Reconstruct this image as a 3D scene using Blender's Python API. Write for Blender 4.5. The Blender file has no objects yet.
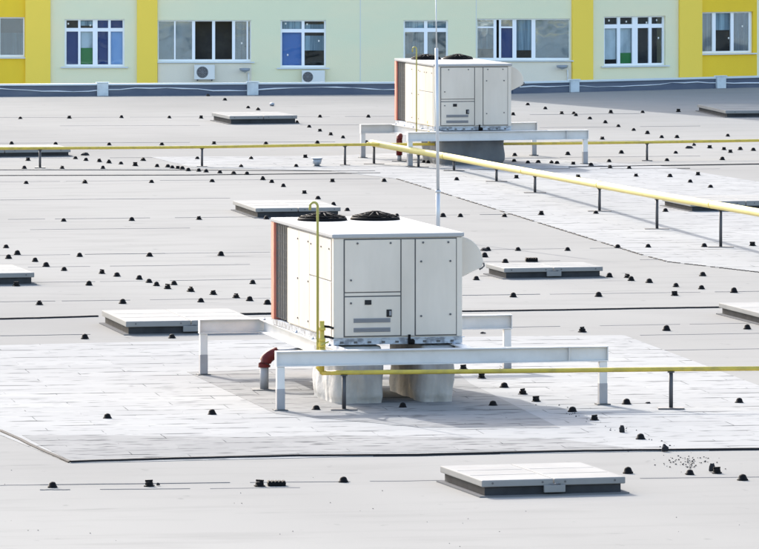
import bpy, bmesh, math, random
from mathutils import Vector, Matrix
random.seed(7)
S = bpy.context.scene
COL = S.collection
R = math.radians
PI = math.pi

# ------------------------------------------------------------------ camera model
F, HZ, CX, H = 6500.0, -170.0, 379.5, 8.5      # focal length and horizon row in photograph pixels, eye height in metres


def gnd(x, y, z=0.0):
    k = (y - HZ)
    Y = F * (H - z) / k
    return Vector(((x - CX) * Y / F, Y, z))


def at(x, y, Y):
    return Vector(((x - CX) * Y / F, Y, H - (y - HZ) * Y / F))


cam_d = bpy.data.cameras.new('camera')
cam = bpy.data.objects.new('camera', cam_d)
COL.objects.link(cam)
cam.location = (0, 0, H)
cam.rotation_euler = (PI / 2, 0, 0)
cam_d.sensor_fit = 'HORIZONTAL'
cam_d.sensor_width = 36
cam_d.lens = F / 759 * 36
cam_d.shift_y = -(274.5 - HZ) / 759
cam_d.clip_start = 1
cam_d.clip_end = 5000
S.camera = cam

# ------------------------------------------------------------------ light
SUN_AZ, SUN_EL = R(-26), R(31)
w = bpy.data.worlds.new('World')
S.world = w
w.use_nodes = True
wn = w.node_tree.nodes
sky = wn.new('ShaderNodeTexSky')
sky.sky_type = 'NISHITA'
sky.sun_disc = False
sky.sun_elevation = SUN_EL
sky.sun_rotation = SUN_AZ
sky.dust_density = 3.0
sky.ozone_density = 0.4
w.node_tree.links.new(sky.outputs[0], wn['Background'].inputs[0])
wn['Background'].inputs[1].default_value = 0.15
sl = bpy.data.lights.new('sun', 'SUN')
sl.energy = 2.0
sl.angle = R(0.5)
sl.color = (1, 0.975, 0.945)
so = bpy.data.objects.new('sun', sl)
COL.objects.link(so)
d = Vector((math.sin(SUN_AZ) * math.cos(SUN_EL), math.cos(SUN_AZ) * math.cos(SUN_EL), math.sin(SUN_EL)))
so.rotation_euler = (-d).to_track_quat('-Z', 'Y').to_euler()
so.location = (-40, 150, 60)
vs = S.view_settings
vs.view_transform = 'Standard'
vs.look = 'None'
vs.exposure = 1.75
vs.gamma = 1
vs.use_curve_mapping = False

# ------------------------------------------------------------------ materials
def mat(name, col, rough=0.6, metal=0.0, noise=None, bump=None, spec=0.5):
    """noise = (scale xyz, amount, colour2); bump = (scale, strength)"""
    m = bpy.data.materials.new(name)
    m.use_nodes = True
    nt = m.node_tree
    b = nt.nodes['Principled BSDF']
    b.inputs['Base Color'].default_value = (*col, 1)
    b.inputs['Roughness'].default_value = rough
    b.inputs['Metallic'].default_value = metal
    b.inputs['Specular IOR Level'].default_value = spec
    tc = nt.nodes.new('ShaderNodeTexCoord')
    if noise:
        sc, lo, hi, col2 = noise
        mp = nt.nodes.new('ShaderNodeMapping')
        mp.inputs['Scale'].default_value = sc
        nz = nt.nodes.new('ShaderNodeTexNoise')
        nz.inputs['Scale'].default_value = 1
        nz.inputs['Detail'].default_value = 5
        nz.inputs['Roughness'].default_value = 0.6
        rp = nt.nodes.new('ShaderNodeValToRGB')
        rp.color_ramp.elements[0].position = lo
        rp.color_ramp.elements[1].position = hi
        rp.color_ramp.elements[0].color = (*col, 1)
        rp.color_ramp.elements[1].color = (*col2, 1)
        L = nt.links.new
        L(tc.outputs['Object'], mp.inputs[0])
        L(mp.outputs[0], nz.inputs['Vector'])
        L(nz.outputs['Fac'], rp.inputs[0])
        L(rp.outputs[0], b.inputs['Base Color'])
    if bump:
        n2 = nt.nodes.new('ShaderNodeTexNoise')
        n2.inputs['Scale'].default_value = bump[0]
        n2.inputs['Detail'].default_value = 3
        bp = nt.nodes.new('ShaderNodeBump')
        bp.inputs['Strength'].default_value = bump[1]
        bp.inputs['Distance'].default_value = bump[2] if len(bump) > 2 else 0.02
        nt.links.new(tc.outputs['Object'], n2.inputs['Vector'])
        nt.links.new(n2.outputs['Fac'], bp.inputs['Height'])
        nt.links.new(bp.outputs[0], b.inputs['Normal'])
    return m


def roof_mat(name, base, dirt, dark, streak, thresh, fine, sheets=False):
    """Membrane: broad soiling, streaks that run along the rolls, small dark dashes."""
    m = bpy.data.materials.new(name)
    m.use_nodes = True
    nt = m.node_tree
    L = nt.links.new
    b = nt.nodes['Principled BSDF']
    b.inputs['Roughness'].default_value = 0.85
    b.inputs['Specular IOR Level'].default_value = 0.0
    tc = nt.nodes.new('ShaderNodeTexCoord')
    rot = nt.nodes.new('ShaderNodeMapping')
    rot.inputs['Rotation'].default_value = (0, 0, R(-9))
    L(tc.outputs['Object'], rot.inputs[0])

    def noise(scale, detail=4, rough=0.55, off=(0, 0, 0)):
        mp = nt.nodes.new('ShaderNodeMapping')
        mp.inputs['Scale'].default_value = scale
        mp.inputs['Location'].default_value = off
        n = nt.nodes.new('ShaderNodeTexNoise')
        n.inputs['Scale'].default_value = 1
        n.inputs['Detail'].default_value = detail
        n.inputs['Roughness'].default_value = rough
        L(rot.outputs[0], mp.inputs[0])
        L(mp.outputs[0], n.inputs['Vector'])
        return n.outputs['Fac']

    def ramp(fac, lo, hi):
        r = nt.nodes.new('ShaderNodeMapRange')
        r.inputs['From Min'].default_value = lo
        r.inputs['From Max'].default_value = hi
        L(fac, r.inputs['Value'])
        return r.outputs[0]

    def mix(fac, a, bcol, amt=1.0):
        x = nt.nodes.new('ShaderNodeMix')
        x.data_type = 'RGBA'
        mu = nt.nodes.new('ShaderNodeMath')
        mu.operation = 'MULTIPLY'
        mu.inputs[1].default_value = amt
        L(fac, mu.inputs[0])
        L(mu.outputs[0], x.inputs['Factor'])
        if hasattr(a, 'links'):
            L(a, x.inputs['A'])
        else:
            x.inputs['A'].default_value = (*a, 1)
        x.inputs['B'].default_value = (*bcol, 1)
        return x.outputs['Result']
    c = mix(ramp(noise((.09, .05, .1)), .4, .65), base, dirt, .8)
    c = mix(ramp(noise((.35, 1.5, .3), 5, .6, (3, 7, 0)), .5, .75), c, dirt, .9)
    c = mix(ramp(noise(streak, 3, .5, (11, 5, 0)), thresh, thresh + .09), c, dark, .75)
    c = mix(ramp(noise((fine, fine * .6, fine), 2, .5, (1, 2, 0)), .70, .78), c, dark, .5)
    if sheets:
        # short overlapping sheets: slight tone change from sheet to sheet, dark broken joints
        bk = nt.nodes.new('ShaderNodeTexBrick')
        bk.inputs['Scale'].default_value = 1
        bk.inputs['Brick Width'].default_value = 9.0
        bk.inputs['Row Height'].default_value = .75
        bk.inputs['Mortar Size'].default_value = .055
        bk.inputs['Mortar Smooth'].default_value = .3
        bk.inputs['Color1'].default_value = (0, 0, 0, 1)
        bk.inputs['Color2'].default_value = (.6, .6, .6, 1)
        bk.inputs['Mortar'].default_value = (0, 0, 0, 1)
        sq = nt.nodes.new('ShaderNodeMapping')
        sq.inputs['Scale'].default_value = (6, 1, 1)
        L(rot.outputs[0], sq.inputs[0])
        L(sq.outputs[0], bk.inputs['Vector'])
        c = mix(bk.outputs['Color'], c, dirt, .9)
        mm = nt.nodes.new('ShaderNodeMath')
        mm.operation = 'MULTIPLY'
        L(bk.outputs['Fac'], mm.inputs[0])
        L(ramp(noise((1.1, 1.3, .5), 3, .65, (17, 3, 0)), .47, .60), mm.inputs[1])
        c = mix(mm.outputs[0], c, dark, .85)
    L(c, b.inputs['Base Color'])
    n2 = nt.nodes.new('ShaderNodeTexNoise')
    n2.inputs['Scale'].default_value = 40
    bp = nt.nodes.new('ShaderNodeBump')
    bp.inputs['Strength'].default_value = .25
    bp.inputs['Distance'].default_value = .01
    L(tc.outputs['Object'], n2.inputs['Vector'])
    L(n2.outputs['Fac'], bp.inputs['Height'])
    L(bp.outputs[0], b.inputs['Normal'])
    return m


M = dict(
    roof=roof_mat('roof_membrane', (.276, .272, .256), (.230, .226, .213), (.14, .138, .134), (.5, 1.6, .5), .69, 3.0),
    patch=roof_mat('mineral_sheet', (.345, .345, .333), (.282, .282, .274), (.075, .076, .077), (2.0, 6.5, .5), .61, 3.0, True),
    patchdark=roof_mat('darker_mineral_sheet', (.285, .283, .272), (.225, .224, .217), (.065, .066, .066), (2.0, 6.5, .5), .57, 3.0, True),
    spandrel=mat('cream_plaster', (.80, .72, .57), .85, noise=((.4, .4, .3), .4, .7, (.72, .66, .53)), bump=(30, .2)),
    street=mat('street', (.2, .2, .2), .9),
    lap=mat('lap_edge', (.15, .15, .15), .9, spec=0),
    tar=mat('tar', (.022, .022, .024), .8, spec=.15), lower=mat('bounce_slab_pale', (.55, .55, .54), .9, spec=0),  # lower: pale colour of the added slab that bounces light at the facade
    plastic=mat('black_plastic', (.006, .006, .0065), .7, spec=.12),
    paint=mat('unit_paint', (.645, .58, .495), .5, noise=((1.2, 1.2, .4), .45, .8, (.585, .52, .435)), spec=.1),
    paint2=mat('panel_paint', (.635, .57, .485), .45, noise=((1.5, 1.5, .35), .42, .75, (.55, .49, .41)), spec=.1),
    cap=mat('cap_paint', (.36, .36, .355), .6, spec=.05),
    gasket=mat('gasket', (.10, .10, .10), .8), sidegasket=mat('side_gasket', (.30, .30, .30), .8),
    darkgap=mat('dark_interior', (.015, .015, .016), .9),
    coil=mat('coil_fins', (.05, .05, .052), .6, .3, noise=((3, 3, 1.5), .45, .6, (.14, .14, .14))),
    guard=mat('coil_guard', (.16, .16, .16), .5, .4),
    salmon=mat('faded_red_panel', (.62, .17, .11), .6, noise=((2, 2, .8), .4, .7, (.68, .27, .19))),
    louvre=mat('louvre', (.22, .22, .23), .6),
    rail=mat('galvanised', (.42, .47, .54), .4, .5, noise=((8, 8, 8), .45, .6, (.2, .22, .26))),
    steel=mat('white_steel', (.61, .60, .58), .5, noise=((2, 2, 2), .45, .8, (.50, .49, .47)), spec=.3),
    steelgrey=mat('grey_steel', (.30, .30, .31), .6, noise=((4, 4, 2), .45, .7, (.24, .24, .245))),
    stand=mat('dark_steel', (.07, .07, .075), .55, .3),
    yellow=mat('yellow_pipe', (.52, .40, .07), .5, noise=((6, 6, 6), .45, .75, (.36, .28, .07)), spec=.25),
    cream=mat('pale_yellow_pipe', (.62, .52, .20), .5, noise=((2, 2, 2), .45, .8, (.55, .46, .18)), spec=.2),
    olive=mat('olive_pipe', (.34, .31, .07), .5),
    red=mat('red_pipe', (.11, .008, .007), .5, noise=((5, 5, 5), .45, .7, (.075, .007, .007)), spec=.25),
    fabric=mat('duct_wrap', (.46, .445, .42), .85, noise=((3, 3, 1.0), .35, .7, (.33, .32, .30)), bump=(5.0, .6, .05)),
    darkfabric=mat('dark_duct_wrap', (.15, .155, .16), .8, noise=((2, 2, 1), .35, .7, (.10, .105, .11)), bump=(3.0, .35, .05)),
    lid=mat('hatch_lid', (.26, .26, .25), .7, noise=((.8, .8, .8), .4, .75, (.21, .21, .205)), spec=.05),
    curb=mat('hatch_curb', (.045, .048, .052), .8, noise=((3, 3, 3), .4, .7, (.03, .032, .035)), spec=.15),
    mast=mat('mast', (.50, .52, .54), .4, .3),
    funnel=mat('grey_funnel', (.30, .33, .37), .5, .4),
    facade=mat('pale_green_plaster', (.765, .765, .52), .85, noise=((.12, .12, .35), .40, .62, (.84, .77, .51)), bump=(30, .2)),
    yellowwall=mat('yellow_plaster', (.90, .60, .03), .85, noise=((.5, .5, .2), .4, .7, (.82, .54, .03)), bump=(30, .2)),
    yellowpil=mat('bright_yellow_plaster', (.95, .67, .085), .85, bump=(30, .2)),
    upvc=mat('window_frame', (.88, .90, .92), .35),
    sill=mat('sill', (.62, .66, .68), .4),
    slate=mat('slate_membrane', (.085, .105, .15), .8, noise=((.6, .6, 3), .4, .7, (.13, .15, .19))),
    coping=mat('coping', (.62, .68, .70), .5),
    pier=mat('pier', (.60, .66, .68), .6, noise=((3, 3, 3), .4, .7, (.45, .5, .53))),
    sealant=mat('sealant', (.75, .78, .8), .5),
    room=mat('room', (.03, .032, .035), .9, noise=((.6, .6, .6), .45, .7, (.08, .08, .075))),
    navy=mat('navy_blind', (.012, .04, .17), .7),
    blue=mat('blue_blind', (.07, .18, .46), .7),
    skyblue=mat('pale_blue_curtain', (.28, .45, .72), .7),
    green=mat('green_screen', (.01, .20, .03), .6),
    whiteb=mat('white_blind', (.62, .68, .68), .8, noise=((2, 2, 1), .4, .7, (.36, .42, .43))),
    greyc=mat('grey_curtain', (.34, .46, .50), .8, noise=((8, 8, .3), .42, .6, (.13, .20, .24))),
    acwhite=mat('ac_white', (.72, .72, .68), .45),
    acgrey=mat('ac_grille', (.10, .10, .10), .5),
)


def glass_mat(name, tint, refl, rough, bump):
    m = bpy.data.materials.new(name)
    m.use_nodes = True
    nt = m.node_tree
    L = nt.links.new
    for n in list(nt.nodes):
        if n.type == 'BSDF_PRINCIPLED':
            nt.nodes.remove(n)
    t = nt.nodes.new('ShaderNodeBsdfTransparent')
    t.inputs[0].default_value = (*tint, 1)
    g = nt.nodes.new('ShaderNodeBsdfGlossy')
    g.inputs['Roughness'].default_value = rough
    g.inputs['Color'].default_value = (.78, .92, 1, 1)
    x = nt.nodes.new('ShaderNodeMixShader')
    x.inputs[0].default_value = refl
    L(t.outputs[0], x.inputs[1])
    L(g.outputs[0], x.inputs[2])
    L(x.outputs[0], nt.nodes['Material Output'].inputs[0])
    tc = nt.nodes.new('ShaderNodeTexCoord')
    n2 = nt.nodes.new('ShaderNodeTexNoise')
    n2.inputs['Scale'].default_value = bump[0]
    n2.inputs['Detail'].default_value = 2
    bp = nt.nodes.new('ShaderNodeBump')
    bp.inputs['Strength'].default_value = bump[1]
    bp.inputs['Distance'].default_value = .05
    L(tc.outputs['Object'], n2.inputs['Vector'])
    L(n2.outputs['Fac'], bp.inputs['Height'])
    L(bp.outputs[0], g.inputs['Normal'])
    return m


M['glass'] = glass_mat('clear_glass', (.9, .93, .95), .025, .02, (.9, .15))
M['mirror'] = glass_mat('reflective_glass', (.62, .72, .76), .22, .04, (.8, .3))

# ------------------------------------------------------------------ mesh helpers
class MB:
    def __init__(s):
        s.bm = bmesh.new()

    def box(s, a, b, rz=0, piv=(0, 0, 0)):
        a, b = Vector(a), Vector(b)
        c = (a + b) / 2
        sz = b - a
        r = bmesh.ops.create_cube(s.bm, size=1)
        mx = Matrix.Translation(c) @ Matrix.Diagonal((*[max(abs(v), 1e-4) for v in sz], 1))
        if rz:
            p = Vector(piv)
            mx = Matrix.Translation(p) @ Matrix.Rotation(rz, 4, 'Z') @ Matrix.Translation(-p) @ mx
        bmesh.ops.transform(s.bm, matrix=mx, verts=r['verts'])
        return s

    def tube(s, pts, rad, seg=12, cap=True):
        pts = [Vector(p) for p in pts]
        rings = []
        n = len(pts)
        rads = rad if isinstance(rad, (list, tuple)) else [rad] * n
        for i, p in enumerate(pts):
            t = (pts[min(i + 1, n - 1)] - pts[max(i - 1, 0)]).normalized()
            up = Vector((0, 0, 1)) if abs(t.z) < .95 else Vector((0, 1, 0))
            u = t.cross(up).normalized()
            v = u.cross(t).normalized()
            rings.append([s.bm.verts.new(p + (u * math.cos(2 * PI * k / seg) + v * math.sin(2 * PI * k / seg)) * rads[i]) for k in range(seg)])
        for i in range(n - 1):
            for k in range(seg):
                f = s.bm.faces.new((rings[i][k], rings[i][(k + 1) % seg], rings[i + 1][(k + 1) % seg], rings[i + 1][k]))
                f.smooth = True
        if cap:
            s.bm.faces.new(rings[0][::-1])
            s.bm.faces.new(rings[-1])
        return s

    def lathe(s, prof, c=(0, 0, 0), seg=16, smooth=True):
        c = Vector(c)
        rings = []
        for r, z in prof:
            rings.append([s.bm.verts.new(c + Vector((r * math.cos(2 * PI * k / seg), r * math.sin(2 * PI * k / seg), z))) for k in range(seg)])
        for i in range(len(prof) - 1):
            for k in range(seg):
                f = s.bm.faces.new((rings[i][k], rings[i][(k + 1) % seg], rings[i + 1][(k + 1) % seg], rings[i + 1][k]))
                f.smooth = smooth
        s.bm.faces.new(rings[0][::-1])
        s.bm.faces.new(rings[-1])
        return s

    def prism(s, pts, off):
        """closed polygon pts extruded by off"""
        a = [s.bm.verts.new(Vector(p)) for p in pts]
        b = [s.bm.verts.new(Vector(p) + Vector(off)) for p in pts]
        n = len(a)
        s.bm.faces.new(a)
        s.bm.faces.new(b[::-1])
        for i in range(n):
            s.bm.faces.new((a[i], b[i], b[(i + 1) % n], a[(i + 1) % n]))
        return s

    def quad(s, *pts):
        s.bm.faces.new([s.bm.verts.new(Vector(p)) for p in pts])
        return s

    def strip(s, p, q, width, z0, z1, wob=0.0, n=1):
        """a low ridge lying on the roof from p to q"""
        p, q = Vector(p), Vector(q)
        t = (q - p).normalized()
        u = Vector((-t.y, t.x, 0))
        prev = None
        for i in range(n + 1):
            c = p.lerp(q, i / n) + u * random.uniform(-wob, wob)
            ring = [s.bm.verts.new(c + u * o + Vector((0, 0, z))) for o, z in ((-width / 2, z0), (-width / 2, z1), (width / 2, z1), (width / 2, z0))]
            if prev:
                for k in range(3):
                    s.bm.faces.new((prev[k], prev[k + 1], ring[k + 1], ring[k]))
            prev = ring
        return s

    def build(s, name, m, parent=None, bevel=0, smooth=False):
        bmesh.ops.recalc_face_normals(s.bm, faces=s.bm.faces)
        me = bpy.data.meshes.new(name)
        s.bm.to_mesh(me)
        s.bm.free()
        me.materials.append(M[m] if isinstance(m, str) else m)
        o = bpy.data.objects.new(name, me)
        COL.objects.link(o)
        if smooth:
            for p in me.polygons:
                p.use_smooth = True
        if parent:
            o.parent = parent
        if bevel:
            bv = o.modifiers.new('bevel', 'BEVEL')
            bv.width = bevel
            bv.segments = 2
            bv.limit_method = 'ANGLE'
        return o


def tag(o, label, cat, group=None):
    o['label'] = label
    o['category'] = cat
    if group:
        o['group'] = group
    return o


def thing(name, label, cat, loc=(0, 0, 0), rz=0, group=None):
    o = bpy.data.objects.new(name, None)
    COL.objects.link(o)
    o.location = loc
    o.rotation_euler = (0, 0, rz)
    return tag(o, label, cat, group)


def structure(o):
    o['kind'] = 'structure'
    return o


def kids(o):
    return [c for c in bpy.data.objects if c.parent == o]


def copy_tree(o, parent=None):
    c = o.copy()
    COL.objects.link(c)
    if parent:
        c.parent = parent
    for k in kids(o):
        copy_tree(k, c)
    return c


# ------------------------------------------------------------------ ground and roof
structure(MB().quad((-1800, -600, -12), (1800, -600, -12), (1800, 3500, -12), (-1800, 3500, -12)).build('ground', 'street'))
# roof edge follows the parapet: left run and the right run that turns away
PL0, PL1 = gnd(-60, 96.8), gnd(513, 93.6)
PR0, PR1 = gnd(513, 93.6), gnd(880, 84)
roof_pts = [(-60, 60, 0), (60, 60, 0), (60, PR1.y + 12, 0), (PR1.x, PR1.y + .3, 0), (PR0.x, PR0.y + .3, 0), (PL0.x, PL0.y + .3, 0), (-60, PL0.y + .3, 0)]
structure(MB().prism(roof_pts, (0, 0, -.6)).build('roof', 'roof'))

# white mineral sheet under the near unit; corners read from the photograph
pz = .004
P1 = [gnd(x, y) for x, y in ((-40, 419), (70, 463.5), (420, 455.5), (800, 449.5), (860, 425), (759, 386), (624, 335.5), (400, 338), (190, 341), (-40, 346.5))]
structure(MB().prism([(p.x, p.y, 0.001) for p in P1], (0, 0, .006)).build('roof_overlay', 'patch'))
P2 = [gnd(x, y) for x, y in ((150, 157), (330, 156), (420, 152), (660, 166), (900, 205), (900, 287), (759, 272), (668, 262), (640, 254.5), (505, 212), (397, 179), (330, 171), (190, 167))]
structure(MB().prism([(p.x, p.y, 0.001) for p in P2], (0, 0, .006)).build('roof_overlay', 'patch'))


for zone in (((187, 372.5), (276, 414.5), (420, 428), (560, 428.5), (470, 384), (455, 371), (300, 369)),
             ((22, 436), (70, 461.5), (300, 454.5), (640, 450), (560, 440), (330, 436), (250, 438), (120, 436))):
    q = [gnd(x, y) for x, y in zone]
    structure(MB().prism([(p.x, p.y, 0.0075) for p in q], (0, 0, .004)).build('roof_overlay', 'patchdark'))  # darker zones laid over the mineral sheet


def image_line(y_at_0, slope, x0, x1):
    return gnd(x0, y_at_0 + slope * x0), gnd(x1, y_at_0 + slope * x1)


# lap edges of the membrane rolls, broken into short runs as in the photograph
b = MB()
for y0, sl, runs in (
    (117.5, -.003, ((0, 120), (130, 330), (345, 400))),
    (126, -.003, ((60, 200), (300, 390))),
    (143.2, -.004, ((0, 190), (215, 335))),
    (158.5, -.006, ((20, 70), (110, 200), (250, 330))),
    (181.8, -.008, ((0, 60), (66, 150), (160, 380), (440, 560))),
    (200, -.008, ((0, 150), (30, 230))),
    (219.5, -.010, ((8, 45), (55, 150), (175, 270), (380, 470), (480, 545))),
    (230, -.01, ((30, 190),)),
    (255.5, -.012, ((0, 70), (85, 165), (160, 270), (480, 565), (590, 640))),
    (267.5, -.012, ((28, 90), (110, 250), (470, 560), (640, 740))),
    (283, -.014, ((30, 95), (100, 160), (170, 275), (480, 500))),
    (302, -.014, ((0, 55), (62, 130), (150, 270), (462, 540), (550, 700), (715, 800))),
    (336, -.017, ((0, 90), (480, 560), (600, 680), (690, 800))),
    (345.5, -.016, ((640, 759),)), (361, -.016, ((660, 800),)),
    (485.5, -.011, ((0, 50), (40, 230), (250, 350), (370, 450), (640, 800))),
    (490.5, -.009, ((40, 70), (100, 190), (210, 300))),
    (147, -.01, ((560, 640), (655, 759))), (163, -.01, ((560, 700),)), (176, -.01, ((600, 720),)), (133, -.01, ((540, 620), (640, 700))),
    (120, -.01, ((530, 640),)), (205, -.014, ((700, 800),)),
):
    for x0, x1 in runs:
        p, q = image_line(y0, sl, x0, x1)
        b.strip(p, q, .045, 0, random.uniform(.003, .008), .02, 6)
structure(b.build('roof_lap_edges', 'lap'))
# raised black joints
b = MB()
for pts, hgt in ((((-40, 170), (190, 170.3), (346, 171.2), (375, 171)), .02), (((-40, 175.9), (190, 175.3), (380, 173.2)), .025),
                 (((-40, 320.4), (40, 318.6), (98, 316.8)), .038), (((225, 315.2), (272, 314.5)), .05), (((462, 311.9), (560, 310.6), (640, 309), (722, 307.8)), .036),
                 (((70, 463), (180, 459.5), (300, 456.8), (420, 456), (560, 452.5), (650, 451.3), (800, 449.8)), .045),
                 (((-40, 420), (0, 431.5), (70, 463)), .028),
                 (((569, 167.5), (640, 166.3), (759, 164.4), (800, 164)), .035), (((600, 168.7), (690, 168.5)), .02),
                 (((470, 170), (570, 169)), .02)):
    for (xa, ya), (xb, yb) in zip(pts, pts[1:]):
        b.strip(gnd(xa, ya), gnd(xb, yb), .06, 0, hgt * .72, .015, 7)
structure(b.build('roof_joints', 'tar'))
# dashed torn edge of the far sheet: short dark tabs
b = MB()
edge = [(397, 179), (505, 212.5), (640, 254.5), (668, 262), (759, 272.5), (800, 277)]
for (xa, ya), (xb, yb) in zip(edge, edge[1:]):
    n = max(3, int((xb - xa) / 4.2))
    for i in range(n):
        if random.random() < .12:
            continue
        t0, t1 = i / n, (i + random.uniform(.45, .7)) / n
        b.strip(gnd(xa + (xb - xa) * t0, ya + (yb - ya) * t0), gnd(xa + (xb - xa) * t1, ya + (yb - ya) * t1), .05, 0, .014)
structure(b.build('roof_sheet_edge', 'tar'))

# crumbs of torn bitumen near the front right of the white sheet
b = MB()
for i in range(230):
    if i < 130 and i % 3 == 0:
        continue
    if i < 130:
        c = gnd(random.gauss(688, 15), 0 + random.gauss(463, 3.5))
    elif i < 170:
        t = random.random()
        c = gnd(540 + 130 * t + random.gauss(0, 6), 402 + 45 * t + random.gauss(0, 2))
    else:
        c = gnd(random.uniform(0, 759), random.uniform(470, 549))
        if random.random() < .5:
            continue
    r = random.uniform(.005, .016) if i < 170 else random.uniform(.004, .009)
    b.lathe([(r, 0), (r * .8, r * .7), (r * .2, r)], c + Vector((0, 0, .006)), 5, False)
o = b.build('bitumen_crumbs', 'tar')
o['kind'] = 'stuff'
tag(o, 'scattered black crumbs of torn bitumen lying on the pale roof', 'debris')

# ------------------------------------------------------------------ cable holders (black domes)
def crop(x0, y0, s, pts, foot=2.5):
    return [(x0 + u / s, y0 + (v + foot) / s) for u, v in pts]


Z = 3.995
DOMES = []
DOMES += crop(0, 80, Z, [(81, 153), (277, 151), (485, 149), (676, 150), (46, 254), (222, 258), (436, 258), (646, 258), (112, 320), (301, 313), (343, 320), (397, 325), (435, 330), (483, 334), (540, 341), (572, 320), (97, 352), (248, 352), (411, 352), (627, 345), (670, 346), (688, 350), (710, 352), (728, 354), (752, 361), (104, 412), (339, 410), (605, 408)])
DOMES += crop(190, 80, Z, [(139, 79), (232, 110), (272, 118), (44, 151), (428, 170), (476, 187), (519, 203), (562, 218), (611, 230), (519, 147), (712, 147), (96, 254), (303, 254), (508, 251), (705, 250), (29, 314), (244, 314), (461, 309), (204, 346), (424, 345), (35, 363), (64, 366), (119, 370), (174, 374), (227, 376), (88, 405), (291, 397), (326, 408), (569, 405)])
DOMES += crop(380, 80, Z, [(590, 98), (660, 114), (726, 133), (532, 138), (538, 301), (536, 325), (591, 331), (632, 329), (685, 331), (707, 333), (750, 297), (191, 331), (174, 329), (16, 404), (306, 399), (545, 391)])
DOMES += crop(569, 80, Z, [(19, 133), (27, 141), (83, 154), (145, 170), (197, 185), (258, 200), (313, 213), (370, 229), (431, 229), (167, 130), (294, 129), (437, 125), (133, 235), (634, 223), (209, 291), (426, 291), (562, 270), (619, 277), (645, 288), (684, 277), (736, 280), (612, 317), (391, 321), (160, 325), (17, 336), (88, 341), (164, 350), (240, 353), (268, 384), (403, 386), (515, 379), (484, 408), (36, 389)])
DOMES += crop(0, 180, Z, [(254, 163), (526, 160), (24, 269), (69, 296), (34, 312), (140, 324), (184, 344), (256, 360), (318, 304), (597, 303), (407, 372), (467, 383), (556, 395)])
DOMES += crop(0, 260, Z, [(355, 99), (595, 88), (625, 101), (669, 113), (695, 97), (65, 102), (157, 177), (490, 172), (339, 313), (687, 310)])
DOMES += crop(190, 180, Z, [(457, 52), (373, 25), (511, 74), (573, 99), (628, 121), (36, 156), (123, 300), (305, 154)])
DOMES += crop(380, 180, Z, [(67, 145), (251, 145), (321, 145), (497, 145), (644, 138), (431, 280), (551, 280), (749, 280), (418, 306), (500, 328), (384, 397)])
DOMES += crop(569, 180, Z, [(107, 133), (385, 125), (194, 269), (316, 268), (540, 266), (733, 262), (565, 29), (161, 386), (233, 388), (248, 400), (320, 408), (534, 381)])
DOMES += crop(190, 260, Z, [(250, 93), (3, 124), (93, 136), (184, 149), (238, 161), (43, 166), (309, 175)])
DOMES += crop(380, 260, Z, [(532, 146)])
DOMES += crop(569, 260, Z, [(118, 144), (422, 140), (427, 105), (529, 114), (659, 128), (53, 286), (389, 280), (712, 274)])
D2 = 2.627
DOMES += crop(0, 340, D2, [(282, 205), (138, 386), (392, 383)], 2)
DOMES += crop(190, 340, D2, [(58, 195), (331, 183), (183, 383), (403, 372)], 2)
DOMES += crop(380, 340, D2, [(219, 76), (267, 100), (326, 124), (375, 142), (410, 161), (297, 172), (60, 177)], 2)
DOMES += crop(569, 340, D2, [(9, 188), (67, 210), (188, 260), (151, 168), (447, 164), (155, 349), (317, 352), (389, 349), (456, 367)], 2)

bm = MB()
bm.lathe([(.062, 0), (.062, .016), (.054, .022), (.040, .070), (.032, .084), (.012, .094), (.003, .096)], seg=14)
proto = bm.build('cable_holder', 'plastic')
bm = MB()
bm.lathe([(.066, 0), (.066, .014), (.050, .020), (.046, .060), (.022, .076), (.004, .080)], seg=9, smooth=False)
bm.box((-.012, -.045, .068), (.012, .045, .098))
proto2 = bm.build('cable_holder', 'plastic')

ZONES = [
    (lambda x, y: y < 140 and x < 395, 'small black cable holder on the far roof strip between grey parapet and thin yellow pipe'),
    (lambda x, y: y < 140 and x >= 395, 'small black cable holder right of the far rooftop unit, between parapet and yellow pipe'),
    (lambda x, y: y < 180 and x < 215, 'small black cable holder just in front of the thin yellow pipe, at its left end'),
    (lambda x, y: y < 180 and x < 400, 'small black cable holder by the grey funnel, left of the far unit'),
    (lambda x, y: y < 168 and x < 570, 'small black cable holder at the right foot of the far steel frame'),
    (lambda x, y: y < 195 and x < 570, 'small black cable holder close below the sloping thick yellow pipe, left half'),
    (lambda x, y: y < 190 and x >= 570, 'small black cable holder on the right between the thin and thick yellow pipes'),
    (lambda x, y: y < 240 and x < 240, 'black cable holder on the open middle roof left of the near unit'),
    (lambda x, y: y < 240 and x < 360, 'black cable holder in the line by the roof hatch behind the near unit'),
    (lambda x, y: y < 240 and x < 560, 'black cable holder on the roof behind the hood of the near unit'),
    (lambda x, y: y < 252 and x >= 560, 'black cable holder around the feet of the thick yellow pipe on the right'),
    (lambda x, y: y < 320 and x < 280, 'black cable holder in the zigzag line left of the near unit coil'),
    (lambda x, y: y < 320 and x < 560, 'black cable holder beside the low grey hatch right of the near unit'),
    (lambda x, y: y < 320 and x >= 560, 'black cable holder between the thick pipe and the long black joint at right'),
    (lambda x, y: y < 345, 'black cable holder along the back edge of the white roof sheet'),
]
NEAR = {
    0: None,
}
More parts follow.
